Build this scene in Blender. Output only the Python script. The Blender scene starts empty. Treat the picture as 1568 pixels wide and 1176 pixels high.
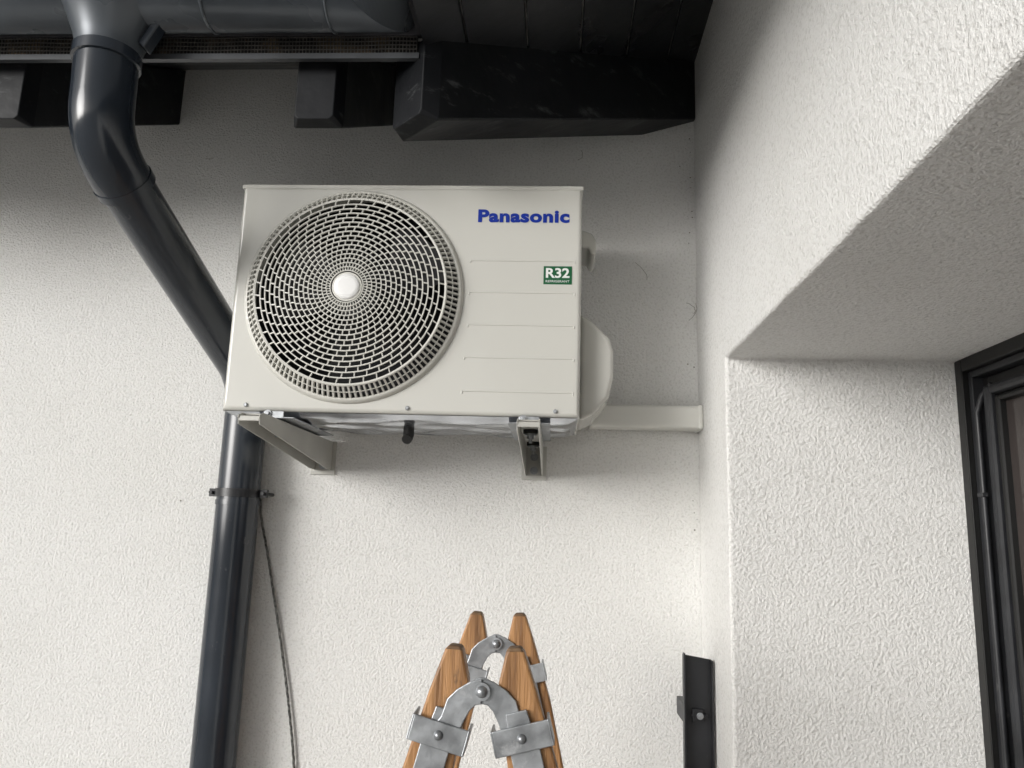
import bpy, bmesh, math, random
from mathutils import Vector, Matrix
from math import radians, sin, cos, pi
random.seed(4)
ZC=1.75
sc=bpy.context.scene
COL=sc.collection

# ------------------------------------------------------------ materials
def mat(name, col, rough=0.5, metal=0.0, noise=0.0, nscale=20, bump=0.0, bscale=200, coat=0.0, rvar=0.0, stretch=None, col2=None, spec=0.5, lo=0.35, hi=0.65, dust=None):
    m=bpy.data.materials.new(name); m.use_nodes=True
    nt=m.node_tree; b=nt.nodes["Principled BSDF"]
    b.inputs["Roughness"].default_value=rough; b.inputs["Metallic"].default_value=metal
    b.inputs["Coat Weight"].default_value=coat
    b.inputs["Specular IOR Level"].default_value=spec
    tc=nt.nodes.new("ShaderNodeTexCoord"); mp=nt.nodes.new("ShaderNodeMapping")
    nt.links.new(tc.outputs["Object"],mp.inputs[0])
    if stretch: mp.inputs["Scale"].default_value=stretch
    n=nt.nodes.new("ShaderNodeTexNoise"); n.inputs["Scale"].default_value=nscale; n.inputs["Detail"].default_value=4
    nt.links.new(mp.outputs[0],n.inputs["Vector"])
    r=nt.nodes.new("ShaderNodeValToRGB"); r.color_ramp.elements[0].position=lo; r.color_ramp.elements[1].position=hi
    c=Vector(col); a=c*(1-noise)
    bb=Vector(col2) if col2 else c*(1+noise)
    r.color_ramp.elements[0].color=(*a,1); r.color_ramp.elements[1].color=(*bb,1)
    nt.links.new(n.outputs[0],r.inputs[0]); colout=r.outputs[0]
    if dust:   # (scale, threshold, colour, stretch)
        mp2=nt.nodes.new("ShaderNodeMapping"); mp2.inputs["Scale"].default_value=dust[3]
        nt.links.new(tc.outputs["Object"],mp2.inputs[0])
        nd=nt.nodes.new("ShaderNodeTexNoise"); nd.inputs["Scale"].default_value=dust[0]; nd.inputs["Detail"].default_value=5; nd.inputs["Roughness"].default_value=.7
        nt.links.new(mp2.outputs[0],nd.inputs["Vector"])
        rr=nt.nodes.new("ShaderNodeMapRange"); rr.inputs[1].default_value=dust[1]; rr.inputs[2].default_value=dust[1]+.12
        nt.links.new(nd.outputs[0],rr.inputs[0])
        mx=nt.nodes.new("ShaderNodeMix"); mx.data_type='RGBA'; mx.inputs[7].default_value=(*dust[2],1)
        nt.links.new(rr.outputs[0],mx.inputs[0]); nt.links.new(colout,mx.inputs[6]); colout=mx.outputs[2]
    nt.links.new(colout,b.inputs["Base Color"])
    if rvar:
        mr=nt.nodes.new("ShaderNodeMapRange"); mr.inputs[1].default_value=.3; mr.inputs[2].default_value=.7
        mr.inputs[3].default_value=max(0.02,rough-rvar); mr.inputs[4].default_value=min(1,rough+rvar)
        nt.links.new(n.outputs[0],mr.inputs[0]); nt.links.new(mr.outputs[0],b.inputs["Roughness"])
    if bump:
        n2=nt.nodes.new("ShaderNodeTexNoise"); n2.inputs["Scale"].default_value=bscale; n2.inputs["Detail"].default_value=2
        nt.links.new(mp.outputs[0],n2.inputs["Vector"])
        bp=nt.nodes.new("ShaderNodeBump"); bp.inputs["Distance"].default_value=bump; bp.inputs["Strength"].default_value=1
        nt.links.new(n2.outputs[0],bp.inputs["Height"]); nt.links.new(bp.outputs[0],b.inputs["Normal"])
    return m

def stucco_mat():
    m=bpy.data.materials.new("stucco"); m.use_nodes=True
    nt=m.node_tree; N=nt.nodes; L=nt.links; b=N["Principled BSDF"]
    b.inputs["Roughness"].default_value=.9; b.inputs["Specular IOR Level"].default_value=.12
    tc=N.new("ShaderNodeTexCoord")
    def noise(s,d,ro=.5,dist=0):
        n=N.new("ShaderNodeTexNoise"); n.inputs["Scale"].default_value=s; n.inputs["Detail"].default_value=d
        n.inputs["Roughness"].default_value=ro; n.inputs["Distortion"].default_value=dist
        L.new(tc.outputs["Object"],n.inputs["Vector"]); return n
    n1=noise(165,2.0,.6)
    bp=N.new("ShaderNodeBump"); bp.inputs["Distance"].default_value=.0042; bp.inputs["Strength"].default_value=1
    L.new(n1.outputs[0],bp.inputs["Height"]); L.new(bp.outputs[0],b.inputs["Normal"])
    n4=noise(1.9,5); r=N.new("ShaderNodeValToRGB"); r.color_ramp.elements[0].position=.32; r.color_ramp.elements[1].position=.68
    r.color_ramp.elements[0].color=(.775,.770,.748,1); r.color_ramp.elements[1].color=(.83,.827,.812,1)
    L.new(n4.outputs[0],r.inputs[0])
    r2=N.new("ShaderNodeValToRGB"); r2.color_ramp.elements[0].position=.25; r2.color_ramp.elements[1].position=.5
    r2.color_ramp.elements[0].color=(.80,.795,.78,1); r2.color_ramp.elements[1].color=(1,1,1,1)
    L.new(n1.outputs[0],r2.inputs[0])
    mm=N.new("ShaderNodeMix"); mm.data_type='RGBA'; mm.blend_type='MULTIPLY'; mm.inputs[0].default_value=1
    L.new(r.outputs[0],mm.inputs[6]); L.new(r2.outputs[0],mm.inputs[7])
    L.new(mm.outputs[2],b.inputs["Base Color"])
    return m

STUC=stucco_mat()
BLACKWOOD=mat("black_painted_wood",(.006,.007,.009),.5,0,.3,5,.0010,40,rvar=.12,col2=(.014,.015,.018),lo=.42,hi=.8,spec=.25,dust=(14,.58,(.055,.058,.06),(.5,1,2.2)))
BOARDW=mat("black_soffit_board",(.007,.008,.010),.33,0,.3,5,.0008,40,rvar=.1,col2=(.016,.017,.021),lo=.42,hi=.8,spec=.5,dust=(22,.66,(.08,.08,.08),(2,.5,1)))
GAPM=mat("pale_gap_batten",(.5,.5,.49),.8,0,.5,12)
PVC=mat("anthracite_pvc",(.021,.027,.036),.17,0,.15,5,.0,rvar=.05,spec=.55,dust=(26,.66,(.10,.105,.11),(1,1,.6)))
GUTM=mat("gutter_zinc",(.085,.096,.108),.28,0.2,.25,4,0,rvar=.1,dust=(9,.62,(.16,.165,.165),(1,1,1)))
ACP=mat("cream_enamel",(.595,.59,.548),.2,0,.012,3,0,25,coat=.35,rvar=.03)
GRL=mat("cream_plastic",(.62,.613,.565),.36,0,.02,8)
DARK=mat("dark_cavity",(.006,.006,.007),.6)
FANM=mat("fan_plastic",(.022,.022,.024),.45)
GALV=mat("galvanised_steel",(.56,.58,.61),.17,.95,.2,14,.0010,16,rvar=.08)
GALV2=mat("zinc_plate",(.36,.375,.39),.42,.75,.2,40,.0005,120,rvar=.1,dust=(30,.6,(.55,.56,.57),(1,1,1)))
BRK=mat("bracket_grey",(.50,.495,.46),.42,.1,.05,12)
WHITE=mat("duct_white",(.67,.667,.625),.4,0,.02,6)
BLUE=mat("logo_blue",(.003,.028,.30),.35)
GREEN=mat("sticker_green",(.003,.10,.035),.4)
STW=mat("sticker_white",(.8,.81,.79),.4)
RUB=mat("black_rubber",(.012,.012,.012),.6)
HUB=mat("hub_white",(.88,.88,.87),.3)
WOOD=mat("ladder_wood",(.20,.088,.030),.45,0,.3,9,.0010,50,stretch=(9,9,.55),col2=(.50,.26,.105),rvar=.1,lo=.28,hi=.62,dust=(16,.61,(.09,.055,.03),(3,3,.8)))
WOODE=mat("worn_wood",(.34,.22,.12),.7,0,.35,60,.0006,90,col2=(.16,.09,.045))
STEELD=mat("dark_steel",(.018,.019,.022),.4,.0,.3,9,.0003,60,rvar=.1,dust=(30,.62,(.07,.07,.07),(1,1,.5)))
SEAL=mat("black_seal",(.006,.006,.006),.45)
GLASS=mat("door_glass",(.055,.045,.042),.06,0,.1,2)
ROOFT=mat("roof_tile",(.05,.05,.055),.8,0,.3,9,.004,30)
PAVE=mat("pale_bounce_paving",(.60,.59,.57),.85,0,.12,3,.003,80)  # unseen ground tone, lightened to bounce light up under the eaves
MESHM=mat("eaves_mesh",(.06,.057,.052),.45,.3,.3,30)
DEB=mat("leaf_debris",(.006,.005,.004),.9,0,.5,22,.006,50,col2=(.14,.10,.06),lo=.5,hi=.75)
FLASH=mat("flashing",(.06,.064,.07),.4,.2,.3,8)
SPK=mat("wall_dirt",(.16,.14,.11),.9,0,.4,90)

# ------------------------------------------------------------ helpers
def empty(name):
    o=bpy.data.objects.new(name,None); COL.objects.link(o); return o
def finish(bm,name,m,parent=None,smooth=None,bevel=0,bseg=2):
    bmesh.ops.recalc_face_normals(bm,faces=bm.faces)
    if smooth is not None:
        for f in bm.faces: f.smooth=True
        for e in bm.edges:
            if len(e.link_faces)==2 and e.calc_face_angle(0)>radians(smooth): e.smooth=False
    me=bpy.data.meshes.new(name); bm.to_mesh(me); bm.free()
    o=bpy.data.objects.new(name,me); COL.objects.link(o)
    if isinstance(m,(list,tuple)):
        for x in m: me.materials.append(x)
    else: me.materials.append(m)
    if parent: o.parent=parent
    if bevel:
        b=o.modifiers.new("b","BEVEL"); b.width=bevel; b.segments=bseg; b.limit_method='ANGLE'; b.angle_limit=radians(30)
    return o
def add_box(bm,x0,x1,y0,y1,z0,z1,mi=0):
    v=[bm.verts.new((x,y,z+ZC)) for x in(x0,x1) for y in(y0,y1) for z in(z0,z1)]
    for q in((0,1,3,2),(4,6,7,5),(0,4,5,1),(2,3,7,6),(0,2,6,4),(1,5,7,3)):
        f=bm.faces.new([v[i] for i in q]); f.material_index=mi
def box(name,x0,x1,y0,y1,z0,z1,m,parent=None,bevel=0):
    bm=bmesh.new(); add_box(bm,x0,x1,y0,y1,z0,z1); return finish(bm,name,m,parent,None,bevel)
def add_prism(bm,pts,vec,mi=0):
    vec=Vector(vec); a=[bm.verts.new((p[0],p[1],p[2]+ZC)) for p in pts]; b=[bm.verts.new(v.co+vec) for v in a]
    fs=[bm.faces.new(a),bm.faces.new(b[::-1])]
    n=len(a)
    for i in range(n): fs.append(bm.faces.new([a[i],b[i],b[(i+1)%n],a[(i+1)%n]]))
    for f in fs: f.material_index=mi
def prism(name,pts,vec,m,parent=None,bevel=0):
    bm=bmesh.new(); add_prism(bm,pts,vec); return finish(bm,name,m,parent,None,bevel)
def add_tube(bm,path,rad,n=24,cap=True,mi=0):
    P=[Vector((p[0],p[1],p[2]+ZC)) for p in path]
    R=rad if isinstance(rad,(list,tuple)) else [rad]*len(P)
    T=[]
    for i in range(len(P)):
        a=P[max(i-1,0)]; b=P[min(i+1,len(P)-1)]; t=(b-a)
        T.append(t.normalized() if t.length>1e-9 else T[-1])
    ref=Vector((0,0,1)) if abs(T[0].z)<.9 else Vector((0,1,0))
    u=T[0].cross(ref).normalized(); rings=[]
    for i,p in enumerate(P):
        u=(u-T[i]*u.dot(T[i])).normalized(); w=T[i].cross(u)
        rings.append([bm.verts.new(p+(u*cos(2*pi*k/n)+w*sin(2*pi*k/n))*R[i]) for k in range(n)])
    for a,b in zip(rings,rings[1:]):
        for k in range(n):
            f=bm.faces.new([a[k],a[(k+1)%n],b[(k+1)%n],b[k]]); f.material_index=mi
    if cap:
        for r in(rings[0],rings[-1][::-1]):
            f=bm.faces.new(r); f.material_index=mi
def tube(name,path,rad,m,parent=None,n=24,cap=True):
    bm=bmesh.new(); add_tube(bm,path,rad,n,cap); return finish(bm,name,m,parent,40)
def fillet(pts,r,seg=14):
    P=[Vector(p) for p in pts]; out=[P[0]]
    for i in range(1,len(P)-1):
        a=(P[i-1]-P[i]).normalized(); b=(P[i+1]-P[i]).normalized()
        ang=a.angle(b); d=r/math.tan(ang/2); d=min(d,(P[i-1]-P[i]).length*.95,(P[i+1]-P[i]).length*.6)
        s=P[i]+a*d; e=P[i]+b*d
        for k in range(seg+1):
            t=k/seg; out.append(s*(1-t)**2+P[i]*2*t*(1-t)+e*t*t)
    out.append(P[-1]); return out
def add_bolt(bm,c,axis,r,h,mi=0):
    c=Vector(c); axis=Vector(axis).normalized()
    add_tube(bm,[c,c+axis*h*.35],r*1.7,20,mi=mi)
    add_tube(bm,[c+axis*h*.35,c+axis*h],r,6,mi=mi)

# ------------------------------------------------------------ house
WY=2.03; WX=.3725; T=.574; SB=1.315
house=empty("house")
bm=bmesh.new()
add_box(bm,-7,WX+.9,WY,WY+.3,-ZC-.05,1.325)
finish(bm,"back_wall",STUC,house)
bm=bmesh.new()
Y1=1.701; HZ=.393
out=[(-3.9,HZ)]
yy=-.8
while yy<Y1-.05:
    out.append((yy,HZ+random.uniform(-.0016,.0016))); yy+=random.uniform(.05,.11)
out.append((Y1,HZ))
zz=HZ-.06
while zz>-ZC+.1:
    out.append((Y1+random.uniform(-.0016,.0016),zz)); zz-=random.uniform(.05,.12)
out+=[(Y1,-ZC-.05),(WY,-ZC-.05),(WY,1.325),(-3.9,1.325)]
add_prism(bm,[(WX,y,z) for y,z in out],(.86,0,0))
finish(bm,"side_wall",STUC,house,None,.007,3)
box("side_wall_far_pier",WX,WX+.86,-3.9,-.9,-ZC-.05,HZ-.002,STUC,house)
box("door_threshold",WX,.864,-.9,Y1,-ZC-.05,-ZC+.03,PAVE,house)
bm=bmesh.new()
def speck(x,z,r):
    n=7; v=[bm.verts.new((x+cos(2*pi*k/n)*r*random.uniform(.5,1.1),WY-.0025,ZC+z+sin(2*pi*k/n)*r*random.uniform(.5,1.1))) for k in range(n)]
    bm.faces.new(v)
for k in range(30):
    near=random.random()<.7
    speck(WX-.005-abs(random.gauss(0,.012)) if near else random.uniform(-1.2,.33),random.uniform(.0,1.1),random.uniform(.001,.0026))
for (x,z,dx,dz) in((.345,.62,.02,-.03),(.352,.57,.018,.05),(.345,.30,.02,-.02),(.21,.73,.03,-.05),(-1.02,1.03,.02,.004),(.05,1.03,.006,.03)):
    pts=[(x+dx*t/6+random.uniform(-.002,.002)+.01*sin(t*.5),WY-.002,z+dz*t/6+random.uniform(-.002,.002)) for t in range(7)]
    add_tube(bm,pts,.0005,4)
finish(bm,"wall_specks",SPK,house)

bm=bmesh.new()
def plL(x,y): return SB+T*(y-WY)
def plR(x,y): return SB+T*(x-WX)
W=.12; g=.0035
y=WY-.635
while y<WY+.25:
    a,b=y,min(y+W,WY+.6)-g
    add_prism(bm,[(-7,a,plL(0,a)),(a-WY+WX-.002,a,plL(0,a)),(b-WY+WX-.002,b,plL(0,b)),(-7,b,plL(0,b))],(0,0,.014))
    y+=W
x=WX-.6475
while x<WX+.25:
    a,b=x,x+W-g
    if x<-.2: b=-.195-g; nx=-.195
    else: nx=x+W
    ya=a-WX+WY+.002; yb=b-WX+WY+.002
    add_prism(bm,[(a,-4,plR(a,0)),(b,-4,plR(b,0)),(b,yb,plR(b,0)),(a,ya,plR(a,0))],(0,0,.014))
    x=nx
finish(bm,"soffit_boards",BOARDW,house,None,.002,1)
def deck(name,dz,th,m,e0):
    bm=bmesh.new()
    e=WX-e0; fy=WY-e0
    v=[(-7,fy,plL(0,fy)),(e,fy,plL(0,fy)),(WX+.6,WY+.6,plL(0,WY+.6)),(-7,WY+.6,plL(0,WY+.6))]
    add_prism(bm,[(p[0],p[1],p[2]+dz) for p in v],(0,0,th))
    v=[(e,fy,plR(e,0)),(e,-4,plR(e,0)),(WX+.6,-4,plR(WX+.6,0)),(WX+.6,WY+.6,plR(WX+.6,0))]
    add_prism(bm,[(p[0],p[1],p[2]+dz+.001) for p in v],(0,0,th+.001))
    finish(bm,name,m,house)
deck("roof_underlay",.0155,.006,GAPM,.634)
deck("roof_deck",.026,.06,ROOFT,.66)

def rafter(name,org,dirxy,s0,s1,w,zb,zt,ch=.045):
    d=Vector((dirxy[0],dirxy[1],0)).normalized()
    side=Vector((d.y,-d.x,0))
    k=T*abs(d.y)
    O=Vector((org[0],org[1],0))
    def P(s,z,o=0): return O+d*s+side*o+Vector((0,0,z-k*s+ZC))
    bm=bmesh.new()
    def sec(s,zlo,zhi,hw,cc):
        return [bm.verts.new(P(s,z,o)) for o,z in((-hw+cc,zlo),(hw-cc,zlo),(hw,zlo+cc),(hw,zhi),(-hw,zhi),(-hw,zlo+cc))]
    S=[sec(s0,zb,zt,w/2,.003),sec(s1-.034,zb,zt,w/2,.003),sec(s1,zb+.022,zt+.004,w/2-.012,.008)]
    for a,b in zip(S,S[1:]):
        for i in range(6): bm.faces.new([a[i],a[(i+1)%6],b[(i+1)%6],b[i]])
    bm.faces.new(S[0]); bm.faces.new(S[-1])
    return finish(bm,name,BLACKWOOD,house,None,.0025,2)
for i,xr in enumerate((-1.110,-.448,-1.772,-2.434,-3.1)):
    rafter("rafter_%d"%(i+1),(xr-.052,WY),(0,-1),-.02,.61,.104,1.138,SB-.003)
rafter("valley_rafter",(WX-.062,WY-.0),(-1,-1),-.09,.875,.125,1.132,SB-.004)
box("eaves_flashing",-7,-.285,1.384,1.396,.921,.933,FLASH,house)

bm=bmesh.new(); nx=300; nz=7; x0=-2.4; x1=-.29
vs=[[bm.verts.new((x0+(x1-x0)*i/nx,1.388-.004*j/nz+.0015*sin(i*.23)*sin(i*.071),ZC+.934+.06*j/nz)) for j in range(nz+1)] for i in range(nx+1)]
for i in range(nx):
    for j in range(nz): bm.faces.new([vs[i][j],vs[i+1][j],vs[i+1][j+1],vs[i][j+1]])
o=finish(bm,"eaves_vent_mesh",MESHM,house)
wf=o.modifiers.new("w","WIREFRAME"); wf.thickness=.0024
box("eaves_debris",-7,-.29,1.3915,1.394,.935,1.0,DEB,house)

# ------------------------------------------------------------ door in reveal
FX=.864
def frame(name,y1,z1,wd,x0,x1,m,bev=.002):
    bm=bmesh.new()
    add_box(bm,x0,x1,y1-wd,y1,-ZC+.03,z1)
    add_box(bm,x0,x1,-.9,y1-wd-.0005,z1-wd,z1)
    return finish(bm,name,m,house,None,bev)
frame("door_frame_seal",Y1,HZ,.028,FX,FX+.06,SEAL)
frame("door_frame_outer",Y1-.029,HZ-.029,.014,FX+.012,FX+.06,STEELD)
frame("door_frame_rebate",Y1-.044,HZ-.044,.020,FX+.035,FX+.09,SEAL)
frame("door_sash",Y1-.065,HZ-.065,.022,FX+.018,FX+.07,STEELD,.008)
frame("door_sash_inner",Y1-.088,HZ-.088,.014,FX+.028,FX+.075,SEAL,.006)
box("door_glass",FX+.045,FX+.055,-.9,Y1-.100,-ZC+.03,HZ-.10,GLASS,house)
box("door_dark_room_sheet",FX+.1,FX+.12,-.9,Y1+.02,-ZC-.04,HZ+.03,DARK,house)  # near-black sheet, darkness of the unlit room put into its colour
bm=bmesh.new()
add_tube(bm,[(FX+.012,Y1-.054,-ZC+.05),(FX+.012,Y1-.054,HZ-.12),(FX+.02,Y1-.062,HZ-.085),(FX+.03,Y1-.085,HZ-.064)],.006,12)
add_box(bm,FX+.004,FX+.014,Y1-.066,Y1-.044,.10,.108)
finish(bm,"door_gasket_rod",STEELD,house,40)

# ------------------------------------------------------------ gutter
GY=1.33; GX=-.347; GZ=1.018; GR=.064
gut=empty("rain_gutter")
bm=bmesh.new()
prof=[]
for k in range(25):
    a=pi+pi*k/24; prof.append((cos(a)*GR,sin(a)*GR))
bead=[( -GR-.007+.007*cos(a),.004+.007*sin(a)) for a in [pi*2*k/10 for k in range(11)]]
def gutter(along):
    def P(d,z,end):
        if along=='x': return (GX+d if end else -7, GY+d, GZ+z+ZC)
        return (GX+d, GY+d if end else -4, GZ+z+ZC)
    for pf in(prof,bead):
        A=[bm.verts.new(P(d,z,0)) for d,z in pf]
        B=[bm.verts.new(P(d,z,1)) for d,z in pf]
        for i in range(len(pf)-1): bm.faces.new([A[i],A[i+1],B[i+1],B[i]])
gutter('x'); gutter('y')
o=finish(bm,"gutter_channel",GUTM,gut,50)
sd=o.modifiers.new("s","SOLIDIFY"); sd.thickness=.002
bm=bmesh.new()
def band(xc,w,r):
    A=[bm.verts.new((xc-w/2,GY+cos(pi+pi*k/24)*r,ZC+GZ+sin(pi+pi*k/24)*r)) for k in range(25)]
    B=[bm.verts.new((xc+w/2,GY+cos(pi+pi*k/24)*r,ZC+GZ+sin(pi+pi*k/24)*r)) for k in range(25)]
    for i in range(24): bm.faces.new([A[i],A[i+1],B[i+1],B[i]])
band(-.69,.006,GR+.003); band(-.45,.004,GR+.003); band(-1.25,.05,GR+.003); band(-1.8,.03,GR+.003)
o=finish(bm,"gutter_joints",GUTM,gut,50); sd=o.modifiers.new("s","SOLIDIFY"); sd.thickness=.003

# ------------------------------------------------------------ downpipe
dp=empty("downpipe")
TX,TY=-.888,1.33
path=[(TX,TY,.92),(TX+.002,TY+.005,.712),(-.803,1.965,.372),(-.803,1.965,.0)]
pp=fillet([Vector(p) for p in path],.14,18)
PR=.053
tube("pipe_upper",pp[:-1]+[Vector((-.803,1.965,-ZC+.02))],PR,PVC,dp,40)
L0=Vector(path[1]);L1=Vector(path[2]);dv=(L1-L0).normalized()
el=[p for p in pp[1:20]]
tube("elbow",[Vector((TX,TY,.885))]+el+[el[-1]+dv*.02],PR+.0045,PVC,dp,40)
bm=bmesh.new()
add_tube(bm,[el[-1]+dv*.006,el[-1]+dv*.0061,el[-1]+dv*.024,el[-1]+dv*.0241],[PR+.004,PR+.0065,PR+.0065,PR+.003],40)
add_tube(bm,[(TX,TY,.872),(TX,TY,.874),(TX,TY,.896),(TX,TY,.898)],[PR+.003,PR+.009,PR+.009,PR+.004],40)
finish(bm,"socket_rims",PVC,dp,40)
bm=bmesh.new()
add_tube(bm,[(TX,TY,.89),(TX,TY,.905),(TX,TY,.925),(TX,TY,.965),(TX,TY,.985),(TX,TY,.999)],[PR+.006,PR+.007,PR+.012,.082,.094,.097],40,cap=False)
o=finish(bm,"funnel_outlet",GUTM,dp,40)
prism("funnel_strut",[(TX+.062,TY-.01,.915),(TX+.075,TY-.01,.905),(TX+.115,TY-.01,.985),(TX+.105,TY-.01,1.0)],(0,.03,0),PVC,dp,.003)
bm=bmesh.new(); cz=.078; px,py=-.803,1.965
add_tube(bm,[(px,py,cz-.0101),(px,py,cz-.01),(px,py,cz+.01),(px,py,cz+.0101)],[PR,PR+.004,PR+.004,PR],40)
for s_ in(-1,1):
    add_box(bm,px+s_*(PR+.012)-.010,px+s_*(PR+.012)+.010,py-.006,py+.006,cz-.010,cz+.010)
    add_tube(bm,[(px+s_*(PR+.014),py-.018,cz),(px+s_*(PR+.014),py+.06,cz)],.0045,10)
finish(bm,"pipe_clamp",STEELD,dp,40)
bm=bmesh.new(); add_tube(bm,[(px,py,cz-.018),(px,py,cz-.0179),(px,py,cz-.03),(px,py,cz-.0301)],[PR,PR+.002,PR+.002,PR],40)
finish(bm,"pipe_socket_lip",PVC,dp,40)

# ------------------------------------------------------------ cable
cp=[(-.748,1.975,.075),(-.757,2.012,.02),(-.735,2.019,-.07),(-.703,2.02,-.2),(-.675,2.021,-.316),(-.648,2.021,-.44),(-.623,2.022,-.583),(-.60,2.022,-.8),(-.57,2.022,-1.2),(-.56,2.022,-1.75)]
def smoothp(P,n=8):
    P=[Vector(p) for p in P]; out=[]
    for i in range(len(P)-1):
        p0=P[max(i-1,0)];p1=P[i];p2=P[i+1];p3=P[min(i+2,len(P)-1)]
        for k in range(n):
            t=k/n; out.append(.5*((2*p1)+(-p0+p2)*t+(2*p0-5*p1+4*p2-p3)*t*t+(-p0+3*p1-3*p2+p3)*t**3))
    out.append(P[-1]); return out
cc=smoothp(cp,10)
bm=bmesh.new()
dense=[]
for i in range(len(cc)-1):
    n=max(1,int((cc[i+1]-cc[i]).length/.004))
    for k in range(n): dense.append(cc[i].lerp(cc[i+1],k/n))
for ph in(0,2*pi/3,4*pi/3):
    add_tube(bm,[p+Vector((cos(ph+i*.4)*.0018,sin(ph+i*.4)*.0018,0)) for i,p in enumerate(dense)],.0018,5)
CAB=mat("steel_cable",(.14,.14,.13),.5,.3,.7,150)
finish(bm,"lightning_conductor_cable",CAB,None,60)

# ------------------------------------------------------------ air conditioner
ac=empty("air_conditioner_outdoor_unit")
AX0,AX1,AZ0,AZ1,AY,AYB=-.727,.052,.243,.766,1.64,1.925
CX,CZ=-.453,.509; BR=.245
def rect_ring(inset,rc,N):
    x0,x1,z0,z1=AX0+inset,AX1-inset,AZ0+inset,AZ1-inset
    out=[]
    for k in range(N):
        a=2*pi*k/N
        dx,dz=cos(a),sin(a); t=1e9
        if dx>1e-9:t=min(t,(x1-CX)/dx)
        if dx<-1e-9:t=min(t,(x0-CX)/dx)
        if dz>1e-9:t=min(t,(z1-CZ)/dz)
        if dz<-1e-9:t=min(t,(z0-CZ)/dz)
        out.append([CX+dx*t,CZ+dz*t])
    for c in((x0,z0),(x1,z0),(x0,z1),(x1,z1)):
        j=min(range(N),key=lambda i:(out[i][0]-c[0])**2+(out[i][1]-c[1])**2); out[j]=[c[0],c[1]]
    return out
N=180
bm=bmesh.new()
loops=[[(CX+cos(2*pi*k/N)*.232,AY+.03,CZ+sin(2*pi*k/N)*.232) for k in range(N)],
       [(CX+cos(2*pi*k/N)*.2335,AY,CZ+sin(2*pi*k/N)*.2335) for k in range(N)]]
for ins,yy in((.0105,AY),(.009,AY),(.0065,AY+.0006),(.0038,AY+.0022),(.0016,AY+.005),(.0003,AY+.009),(0,AY+.012),(0,AYB)):
    loops.append([(p[0],yy,p[1]) for p in rect_ring(ins,0,N)])
V=[[bm.verts.new((p[0],p[1],p[2]+ZC)) for p in l] for l in loops]
flat=[]
for li,(a,b) in enumerate(zip(V,V[1:])):
    for k in range(N):
        f=bm.faces.new([a[k],a[(k+1)%N],b[(k+1)%N],b[k]])
        if li==1: flat.append(f)
bm.faces.new(V[-1])
bm.faces.index_update(); fi=[f.index for f in flat]
o=finish(bm,"casing",ACP,ac,35)
for i in fi: o.data.polygons[i].use_smooth=False
box("top_lid",AX0-.002,AX1+.002,AY-.001,AYB+.003,AZ1-.006,AZ1+.004,ACP,ac,.002)
box("front_side_seam",AX0-.001,AX0+.0015,AY+.012,AY+.014,AZ0,AZ1-.008,DARK,ac)
bm=bmesh.new()
add_tube(bm,[(CX,AY+.03,CZ),(CX,AY+.2,CZ)],.232,64,cap=False)
V=[bm.verts.new((CX+cos(2*pi*k/64)*.232,AY+.2,ZC+CZ+sin(2*pi*k/64)*.232)) for k in range(64)]; bm.faces.new(V)
finish(bm,"fan_cavity",DARK,ac,40)
bm=bmesh.new()
add_tube(bm,[(CX,AY+.03,CZ),(CX,AY+.11,CZ)],.045,32)
for b_ in range(3):
    a0=2*pi*b_/3+.5; rows=[]
    for i in range(9):
        r=.04+.175*i/8; row=[]
        for j in range(9):
            t=j/8; a=a0+(-.55+1.15*t)*(1-.15*i/8)+.25*i/8
            row.append(bm.verts.new((CX+cos(a)*r,AY+.045+.06*t,ZC+CZ+sin(a)*r)))
        rows.append(row)
    for i in range(8):
        for j in range(8): bm.faces.new([rows[i][j],rows[i+1][j],rows[i+1][j+1],rows[i][j+1]])
finish(bm,"fan_blades",FANM,ac,60)
def lathe(bm,prof,N,mi=0):
    rr=[[bm.verts.new((CX+cos(2*pi*k/N)*r,y,ZC+CZ+sin(2*pi*k/N)*r)) for k in range(N)] for r,y in prof]
    for a,b in zip(rr,rr[1:]):
        for k in range(N): bm.faces.new([a[k],a[(k+1)%N],b[(k+1)%N],b[k]]).material_index=mi
RF=.2085; YF=1.603
def gy(r): return YF-.024*(1-(r/RF)**2)
bm=bmesh.new()
lathe(bm,[(.2335,AY+.001),(.2465,AY-.0005),(.2455,AY-.004),(.2425,AY-.009),(.2395,AY-.0115),(.2365,AY-.0115),(.2345,AY-.009)],N)
finish(bm,"bezel_rim",GRL,ac,50)
bm=bmesh.new()
lathe(bm,[(RF,YF+.0005),(RF+.004,YF),(RF+.006,YF+.002),(RF+.005,YF+.007),(RF+.001,YF+.0065),(RF,YF+.0005)],N)
lathe(bm,[(.2262,1.6155),(.2247,1.6145),(.2235,1.6175),(.2250,1.6185),(.2262,1.6155)],N)
NR=120
for k in range(NR):
    a=2*pi*k/NR; e=.0022
    ca,sa=cos(a),sin(a)
    def Q(r,y,t): return bm.verts.new((CX+ca*r-sa*t,y,ZC+CZ+sa*r+ca*t))
    pr=[(RF+.004,YF+.001),(.2365,1.629),(.2365,1.638),(RF+.004,YF+.012)]
    A=[Q(r,y,-e) for r,y in pr];B=[Q(r,y,e) for r,y in pr]
    bm.faces.new(A);bm.faces.new(B[::-1])
    for i in range(4): bm.faces.new([A[i],B[i],B[(i+1)%4],A[(i+1)%4]])
finish(bm,"grille_side_ribs",GRL,ac,40)
bm=bmesh.new()
nr=16; r0=.036
RR=[r0+(RF-r0)*(i/nr)**1.08 for i in range(nr+1)]
NC=44
def bw(r): return .0008+.0005*min(1,r/.15)
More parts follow.
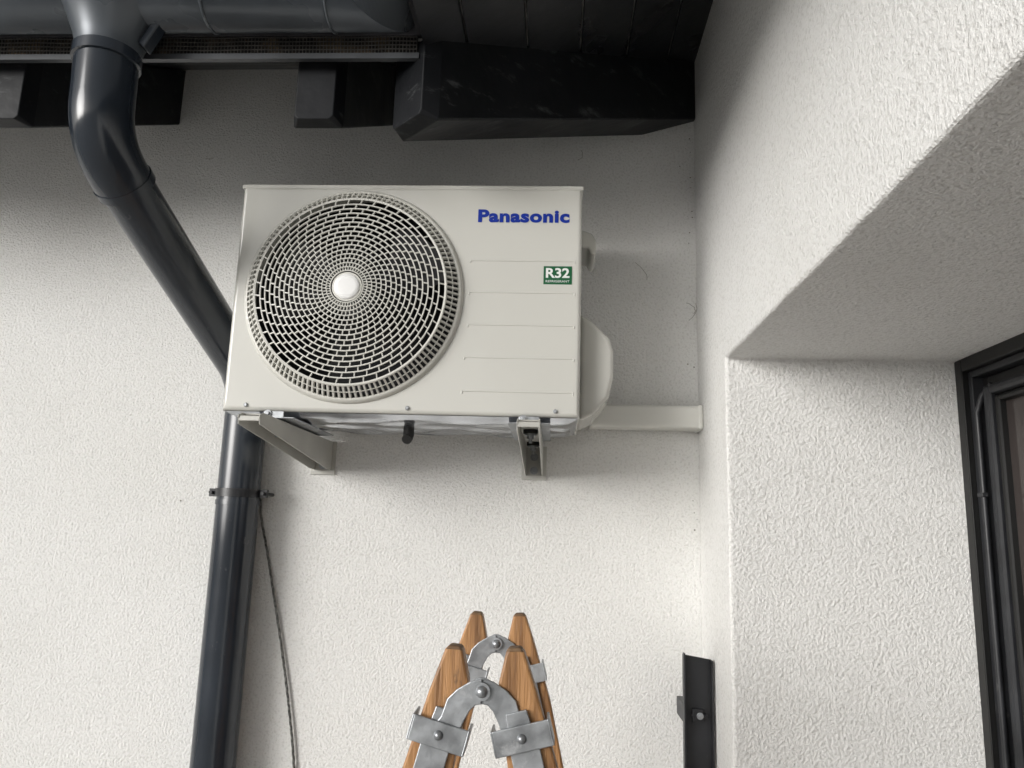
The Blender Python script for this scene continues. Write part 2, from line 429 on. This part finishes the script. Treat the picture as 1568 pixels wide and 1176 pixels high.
for i in range(nr):
    r=RR[i]; w=bw(r); y=gy(r)
    lathe(bm,[(r-w,y),(r+w,y),(r+w,y+.005),(r-w,y+.005),(r-w,y)],144)
for i in range(nr):
    ra=RR[i]; rb=RR[i+1]
    sh=i*.36*(2*pi/NC)
    for k in range(NC):
        a=2*pi*k/NC-sh; b=a-.10*(2*pi/NC)
        ta=.95*bw(ra)
        def Q(r,ang,t,y): return bm.verts.new((CX+cos(ang)*r-sin(ang)*t,y,ZC+CZ+sin(ang)*r+cos(ang)*t))
        P=[(ra,a,-ta,gy(ra)+.0004),(ra,a,ta,gy(ra)+.0004),(rb,b,ta,gy(rb)+.0004),(rb,b,-ta,gy(rb)+.0004)]
        A=[Q(*p) for p in P]; B=[Q(p[0],p[1],p[2],p[3]+.005) for p in P]
        bm.faces.new(A); 
        for j in range(4): bm.faces.new([A[j],B[j],B[(j+1)%4],A[(j+1)%4]])
finish(bm,"fan_grille",GRL,ac,40)
bm=bmesh.new()
lathe(bm,[(.0001,gy(0)-.0010),(.018,gy(0)-.0009),(.0270,gy(0)-.0003),(.0285,gy(0)+.002),(.0285,gy(0)+.008)],48)
finish(bm,"grille_hub",HUB,ac,60)
bm=bmesh.new(); lathe(bm,[(.0285,gy(0)+.0030),(.0325,gy(0)+.0030),(.0325,gy(0)+.008)],96); finish(bm,"grille_hub_collar",GRL,ac,60)
bm=bmesh.new()
for zz in(.592,.5186,.4445,.371,.2964):
    xl=-.195 if zz>.4 else (-.20 if zz>.33 else -.202)
    add_tube(bm,[(xl,AY+.0008,zz),(.037,AY+.0008,zz)],[.0021,.0021],10)
    for xx in(xl,.037): add_tube(bm,[(xx,AY+.0004,zz-.006),(xx,AY+.0004,zz)],.0022,10)
finish(bm,"embossed_lines",ACP,ac,50)
def text(body,x0,x1,z0,z1,m,off=0,y=AY,parent=ac,name="t",space=1):
    c=bpy.data.curves.new(name,"FONT"); c.body=body; c.size=1; c.offset=off; c.space_character=space; c.resolution_u=6
    o=bpy.data.objects.new(name+"_tmp",c); COL.objects.link(o)
    bpy.context.view_layer.update()
    dg=bpy.context.evaluated_depsgraph_get(); me=bpy.data.meshes.new_from_object(o.evaluated_get(dg)); bpy.data.objects.remove(o)
    xs=[v.co.x for v in me.vertices]; zs=[v.co.y for v in me.vertices]
    ax,bx,az,bz=min(xs),max(xs),min(zs),max(zs)
    for v in me.vertices:
        X=x0+(v.co.x-ax)/(bx-ax)*(x1-x0); Z=z0+(v.co.y-az)/(bz-az)*(z1-z0)
        v.co=(X,y,Z+ZC)
    me.materials.clear(); me.materials.append(m)
    o=bpy.data.objects.new(name,me); COL.objects.link(o); o.parent=parent
    return o
text("Panasonic",-.1815,.0235,.6815,.7125,BLUE,.044,AY-.0009,name="brand_lettering",space=1.08)
bm=bmesh.new(); add_box(bm,-.0316,.0308,AY-.0010,AY+.001,.5385,.580); finish(bm,"sticker",GREEN,ac)
text("R32",-.0265,.0255,.5525,.5755,STW,.028,AY-.0022,name="sticker_big_text")
text("REFRIGERANT",-.0265,.0255,.5425,.5475,STW,.0,AY-.0022,name="sticker_small_text")
bm=bmesh.new()
for xx in(-.673,-.318,.0):
    add_tube(bm,[(xx,AY,.256),(xx,AY-.003,.256),(xx,AY-.0045,.256)],[.0048,.0046,.003],14)
finish(bm,"front_screws",GALV2,ac,40)
bm=bmesh.new()
nx,ny=60,24
X0,X1,Y0,Y1b=AX0+.004,AX1-.004,AY+.006,AYB-.004
vs=[]
for i in range(nx+1):
    for j in range(ny+1):
        x=X0+(X1-X0)*i/nx; y=Y0+(Y1b-Y0)*j/ny
        e=min(i,nx-i,j,ny-j)
        z=.236 if e>0 else .2425
        if e>1:
            z=.228+.006*(.5+.5*math.tanh(3*sin(x*26+1.5*sin(y*30))*sin(y*34+x*5)))
        vs.append(bm.verts.new((x,y,z+ZC)))
for i in range(nx):
    for j in range(ny):
        a=i*(ny+1)+j; bm.faces.new([vs[a],vs[a+1],vs[a+ny+2],vs[a+ny+1]])
finish(bm,"base_pan",GALV,ac,60)
bm=bmesh.new()
for xc in(-.605,-.055):
    add_box(bm,xc-.045,xc+.045,AY-.012,AYB+.01,.2265,.2295)
    add_box(bm,xc-.022,xc+.022,AY-.013,AY-.0095,.2265,.242)
    add_bolt(bm,(xc-.012,AY-.013,.236),(0,-1,0),.005,.008)
finish(bm,"mounting_feet",GALV2,ac,None,.001)
tube("drain_stub",[(-.335,1.76,.235),(-.335,1.76,.212),(-.336,1.757,.205),(-.337,1.75,.201)],[.0125,.0125,.0115,.0115],RUB,ac,20)
bm=bmesh.new()
add_prism(bm,[(AX1,1.70,.492),(.078,1.70,.476),(.118,1.70,.436),(.128,1.70,.405),(.128,1.70,.345),(.118,1.70,.300),(.085,1.70,.262),(AX1,1.70,.245)],(0,.195,0))
finish(bm,"service_valve_cover",ACP,ac,None,.012,4)
bm=bmesh.new()
add_prism(bm,[(AX1,1.72,.700),(.078,1.72,.690),(.088,1.72,.672),(.088,1.72,.640),(.076,1.72,.640),(.070,1.72,.655),(AX1,1.72,.655)],(0,.13,0))
finish(bm,"side_handle",ACP,ac,None,.005,3)
box("side_handle_shade_block",AX1-.01,AX1+.0008,1.72,1.85,.60,.654,DARK,ac)  # not hollow: shade under the grip is put into this near-black block

# ------------------------------------------------------------ brackets
def bracket(xc):
    br=empty("wall_bracket"); h=.0215
    bm=bmesh.new()
    F=1.50
    side=[(F,.214),(F+.02,.2215),(2.027,.2215),(2.027,.147),(1.985,.147),(F+.005,.196)]
    for sx in(-1,1):
        add_prism(bm,[(xc+sx*h-.0012,y,z) for y,z in side],(.0024,0,0))
    add_box(bm,xc-h+.0012,xc+h-.0012,F+.03,2.024,.2185,.2213)
    add_box(bm,xc-.032,xc+.032,2.0235,2.0285,.135,.2225)
    add_box(bm,xc-h+.0012,xc+h-.0012,F+.003,F+.006,.203,.213)
    finish(bm,"channel_arm",BRK,br,None,.0008,2)
    bm=bmesh.new()
    for y in(1.665,1.895):
        add_tube(bm,[(xc,y,.2215),(xc,y,.2262)],.016,20)
        add_tube(bm,[(xc,y,.210),(xc,y,.2184)],.016,20)
    finish(bm,"rubber_damper",RUB,br,40)
    bm=bmesh.new()
    for y in(1.665,1.895):
        add_bolt(bm,(xc,y,.2095),(0,0,-1),.0075,.012)
        add_tube(bm,[(xc,y,.2295),(xc,y,.19)],.0038,12)
    for z in(.165,.2): add_bolt(bm,(xc,2.0235,z-.006),(0,-1,0),.006,.009)
    finish(bm,"bolts",GALV2,br,40)
bracket(-.608); bracket(-.052)

# ------------------------------------------------------------ duct
du=empty("refrigerant_pipe_duct")
bm=bmesh.new(); add_box(bm,.085,WX-.001,1.955,2.027,.270,.328); finish(bm,"duct_run",WHITE,du,None,.009,4)
bm=bmesh.new(); add_box(bm,WX-.014,WX-.0005,1.953,2.028,.2675,.3305); finish(bm,"duct_wall_collar",WHITE,du,None,.006,4)
bm=bmesh.new()
pth=[];rd=[]
for i in range(22):
    x=.02+.07*i/21; pth.append((x,1.985,.298)); rd.append(.021 if i%2 else .024)
add_tube(bm,pth,rd,24); finish(bm,"corrugated_sleeve",WHITE,du,30)

# ------------------------------------------------------------ steel upright
po=empty("steel_upright_post")
bm=bmesh.new()
y0=1.885
add_prism(bm,[(.302,y0,-1.75),(.3685,y0,-1.75),(.3685,y0,-.272),(.302,y0,-.262)],(0,.004,0))
add_prism(bm,[(.302,y0-.018,-1.75),(.306,y0-.018,-1.75),(.306,y0-.018,-.258),(.302,y0-.018,-.258)],(0,.0175,0))
add_prism(bm,[(.3645,y0-.018,-1.75),(.3685,y0-.018,-1.75),(.3685,y0-.018,-.272),(.3645,y0-.018,-.272)],(0,.0175,0))
add_box(bm,.310,.361,y0+.0045,WY,-1.6,-1.54); add_box(bm,.310,.361,y0+.0045,WY,-.42,-.38)
finish(bm,"channel",STEELD,po,None,.001)
bm=bmesh.new(); add_box(bm,.322,.345,y0-.010,y0-.0005,-.405,-.378); 
add_tube(bm,[(.320,y0-.006,-.392),(.355,y0-.008,-.392)],.004,12)
finish(bm,"latch",STEELD,po,None,.001)
bm=bmesh.new(); add_bolt(bm,(.338,y0-.0105,-.392),(0,-1,0),.0045,.008)
finish(bm,"latch_bolt",GALV2,po,None,.0005)

# ------------------------------------------------------------ ladder
la=empty("stepladder")
AXN=-.0805
def rails(yc,axis,tag):
    th=.026
    for s_ in(-1,1):
        def X(d): return axis+s_*d
        pts=[(X(.0485),yc,-.1425),(X(.0440),yc,-.1385),(X(.0300),yc,-.1395),(X(.0265),yc,-.1435),(X(.0185),yc,-.180),(X(.020),yc,-.205),
             (X(.0335),yc,-.281),(X(.0335+.335),yc,-1.745),(X(.094+.335),yc,-1.745),(X(.094),yc,-.281),(X(.0655),yc,-.190)]
        bm=bmesh.new(); add_prism(bm,pts,(0,th,0))
        finish(bm,"rail_%s_%s"%(tag,'l' if s_<0 else 'r'),WOOD,la,None,.003,2)
        bm=bmesh.new()
        pts=[(X(.0487),yc-.0004,-.1435),(X(.0440),yc-.0004,-.1378),(X(.0300),yc-.0004,-.1388),(X(.0262),yc-.0004,-.1445)]
        add_prism(bm,pts,(0,th+.0008,0)); finish(bm,"rail_end_%s_%s"%(tag,'l' if s_<0 else 'r'),WOODE,la,None,.0025,2)
rails(.99,AXN,"near"); rails(1.40,-.0925,"far")
bm=bmesh.new()
for s_ in(-1,1):
    for k in range(5):
        z=-.46-.27*k; d=.0628+(.335)*(-.281-z)/1.464
        add_prism(bm,[(AXN+s_*(d-.016),1.012,z-.012),(AXN+s_*(d+.016),1.012,z-.012),(AXN+s_*(d+.016),1.012,z+.012),(AXN+s_*(d-.016),1.012,z+.012)],(-.012,.392,0))
finish(bm,"rungs",WOOD,la,None,.003)
def hinge(yf,axis,tag):
    y=yf
    bm=bmesh.new()
    c=(axis-.001,y,-.1885)
    add_tube(bm,[(c[0],y,c[2]),(c[0],y-.003,c[2])],.0155,28)
    for s_ in(-1,1):
        prof=[(.000,.0145),(.014,.0110),(.030,.0015),(.0415,-.010),(.0480,-.030),(.058,-.042)]
        inner=[(.000,-.0150),(.007,-.016),(.014,-.023),(.021,-.036),(.028,-.054),(.040,-.062)]
        yy=y-(.0034 if s_>0 else .0062)
        pts=[(c[0]+s_*p[0],yy,c[2]+p[1]) for p in prof]+[(c[0]+s_*p[0],yy,c[2]+p[1]) for p in inner[::-1]]
        add_prism(bm,pts,(0,.0028,0))
        u=Vector((s_*.26,0,-1)).normalized()
        w=Vector((s_*.966,0,.25))
        cc=Vector((c[0]+s_*.0502,0,c[2]-.0505))
        q=[cc-w*.034-u*.015,cc+w*.034-u*.015,cc+w*.034+u*.015,cc-w*.034+u*.015]
        add_prism(bm,[(p.x,y-.010,p.z) for p in q],(0,.0037,0))
        for sg in(-1,1):
            e=cc+w*.0345*sg
            q=[e-w*.0015-u*.015,e+w*.0015-u*.015,e+w*.0015+u*.015,e-w*.0015+u*.015]
            add_prism(bm,[(p.x,y-.0100,p.z) for p in q],(0,.041,0))
        q=[cc-w*.018+u*.0,cc+w*.018+u*.0,cc+w*.018+u*.11,cc-w*.018+u*.11]
        add_prism(bm,[(p.x,y-.0052,p.z) for p in q],(0,.0045,0))
        q=[cc-w*.014-u*.03,cc+w*.012-u*.03,cc+w*.016+u*.01,cc-w*.016+u*.01]
        add_prism(bm,[(p.x,y-.0056,p.z) for p in q],(0,.0045,0))
    finish(bm,"hinge_"+tag,GALV2,la,None,.0012,2)
    bm=bmesh.new()
    def dome(cx,cz,r,yb):
        add_tube(bm,[(cx,yb,cz),(cx,yb-r*.25,cz),(cx,yb-r*.6,cz),(cx,yb-r*.8,cz),(cx,yb-r*.88,cz)],[r,r*.95,r*.7,r*.4,r*.05],20)
    add_tube(bm,[(c[0],y-.006,c[2]),(c[0],y-.0085,c[2])],.0105,24)
    dome(c[0],c[2],.0072,y-.0085)
    for s_ in(-1,1): 
        dome(c[0]+s_*.0495,c[2]-.0505,.0058,y-.010)
    finish(bm,"hinge_rivets_"+tag,GALV2,la,40)
hinge(.989,AXN,"near"); hinge(1.399,-.0925,"far")
# ------------------------------------------------------------ ground
bm=bmesh.new(); v=[bm.verts.new(p) for p in((-150,-150,0),(150,-150,0),(150,150,0),(-150,150,0))]; bm.faces.new(v)
finish(bm,"ground",PAVE)

# ------------------------------------------------------------ light
w=bpy.data.worlds.new("World"); sc.world=w; w.use_nodes=True
nt=w.node_tree; bg=nt.nodes["Background"]
sky=nt.nodes.new("ShaderNodeTexSky"); sky.sky_type='NISHITA'; sky.sun_disc=False
sdir=Vector((-.62,-.60,.155)).normalized()
sky.sun_elevation=math.asin(sdir.z); sky.sun_rotation=math.atan2(sdir.x,sdir.y)
sky.dust_density=3; sky.air_density=1
hs=nt.nodes.new("ShaderNodeHueSaturation"); hs.inputs["Saturation"].default_value=.12
nt.links.new(sky.outputs[0],hs.inputs["Color"]); nt.links.new(hs.outputs[0],bg.inputs[0]); bg.inputs[1].default_value=.15
sl=bpy.data.lights.new("sun","SUN"); sl.energy=1.5; sl.angle=radians(30); sl.color=(1,.992,.975)
so=bpy.data.objects.new("sun",sl); COL.objects.link(so); so.rotation_euler=sdir.to_track_quat('Z','Y').to_euler(); so.location=(-4,-5,6)
# ------------------------------------------------------------ camera
cam=bpy.data.cameras.new("camera"); co=bpy.data.objects.new("camera",cam); COL.objects.link(co)
cam.lens=36*1190.5/1568; cam.sensor_width=36; cam.clip_end=1000; cam.clip_start=.02
R=Matrix.Rotation(radians(3.28),4,'Z')@Matrix.Rotation(pi/2+radians(10.81),4,'X')@Matrix.Rotation(radians(1.74),4,'Z')
co.matrix_world=Matrix.Translation((0,0,ZC))@R
sc.camera=co
sc.view_settings.view_transform='Standard'; sc.view_settings.look='None'; sc.view_settings.exposure=0
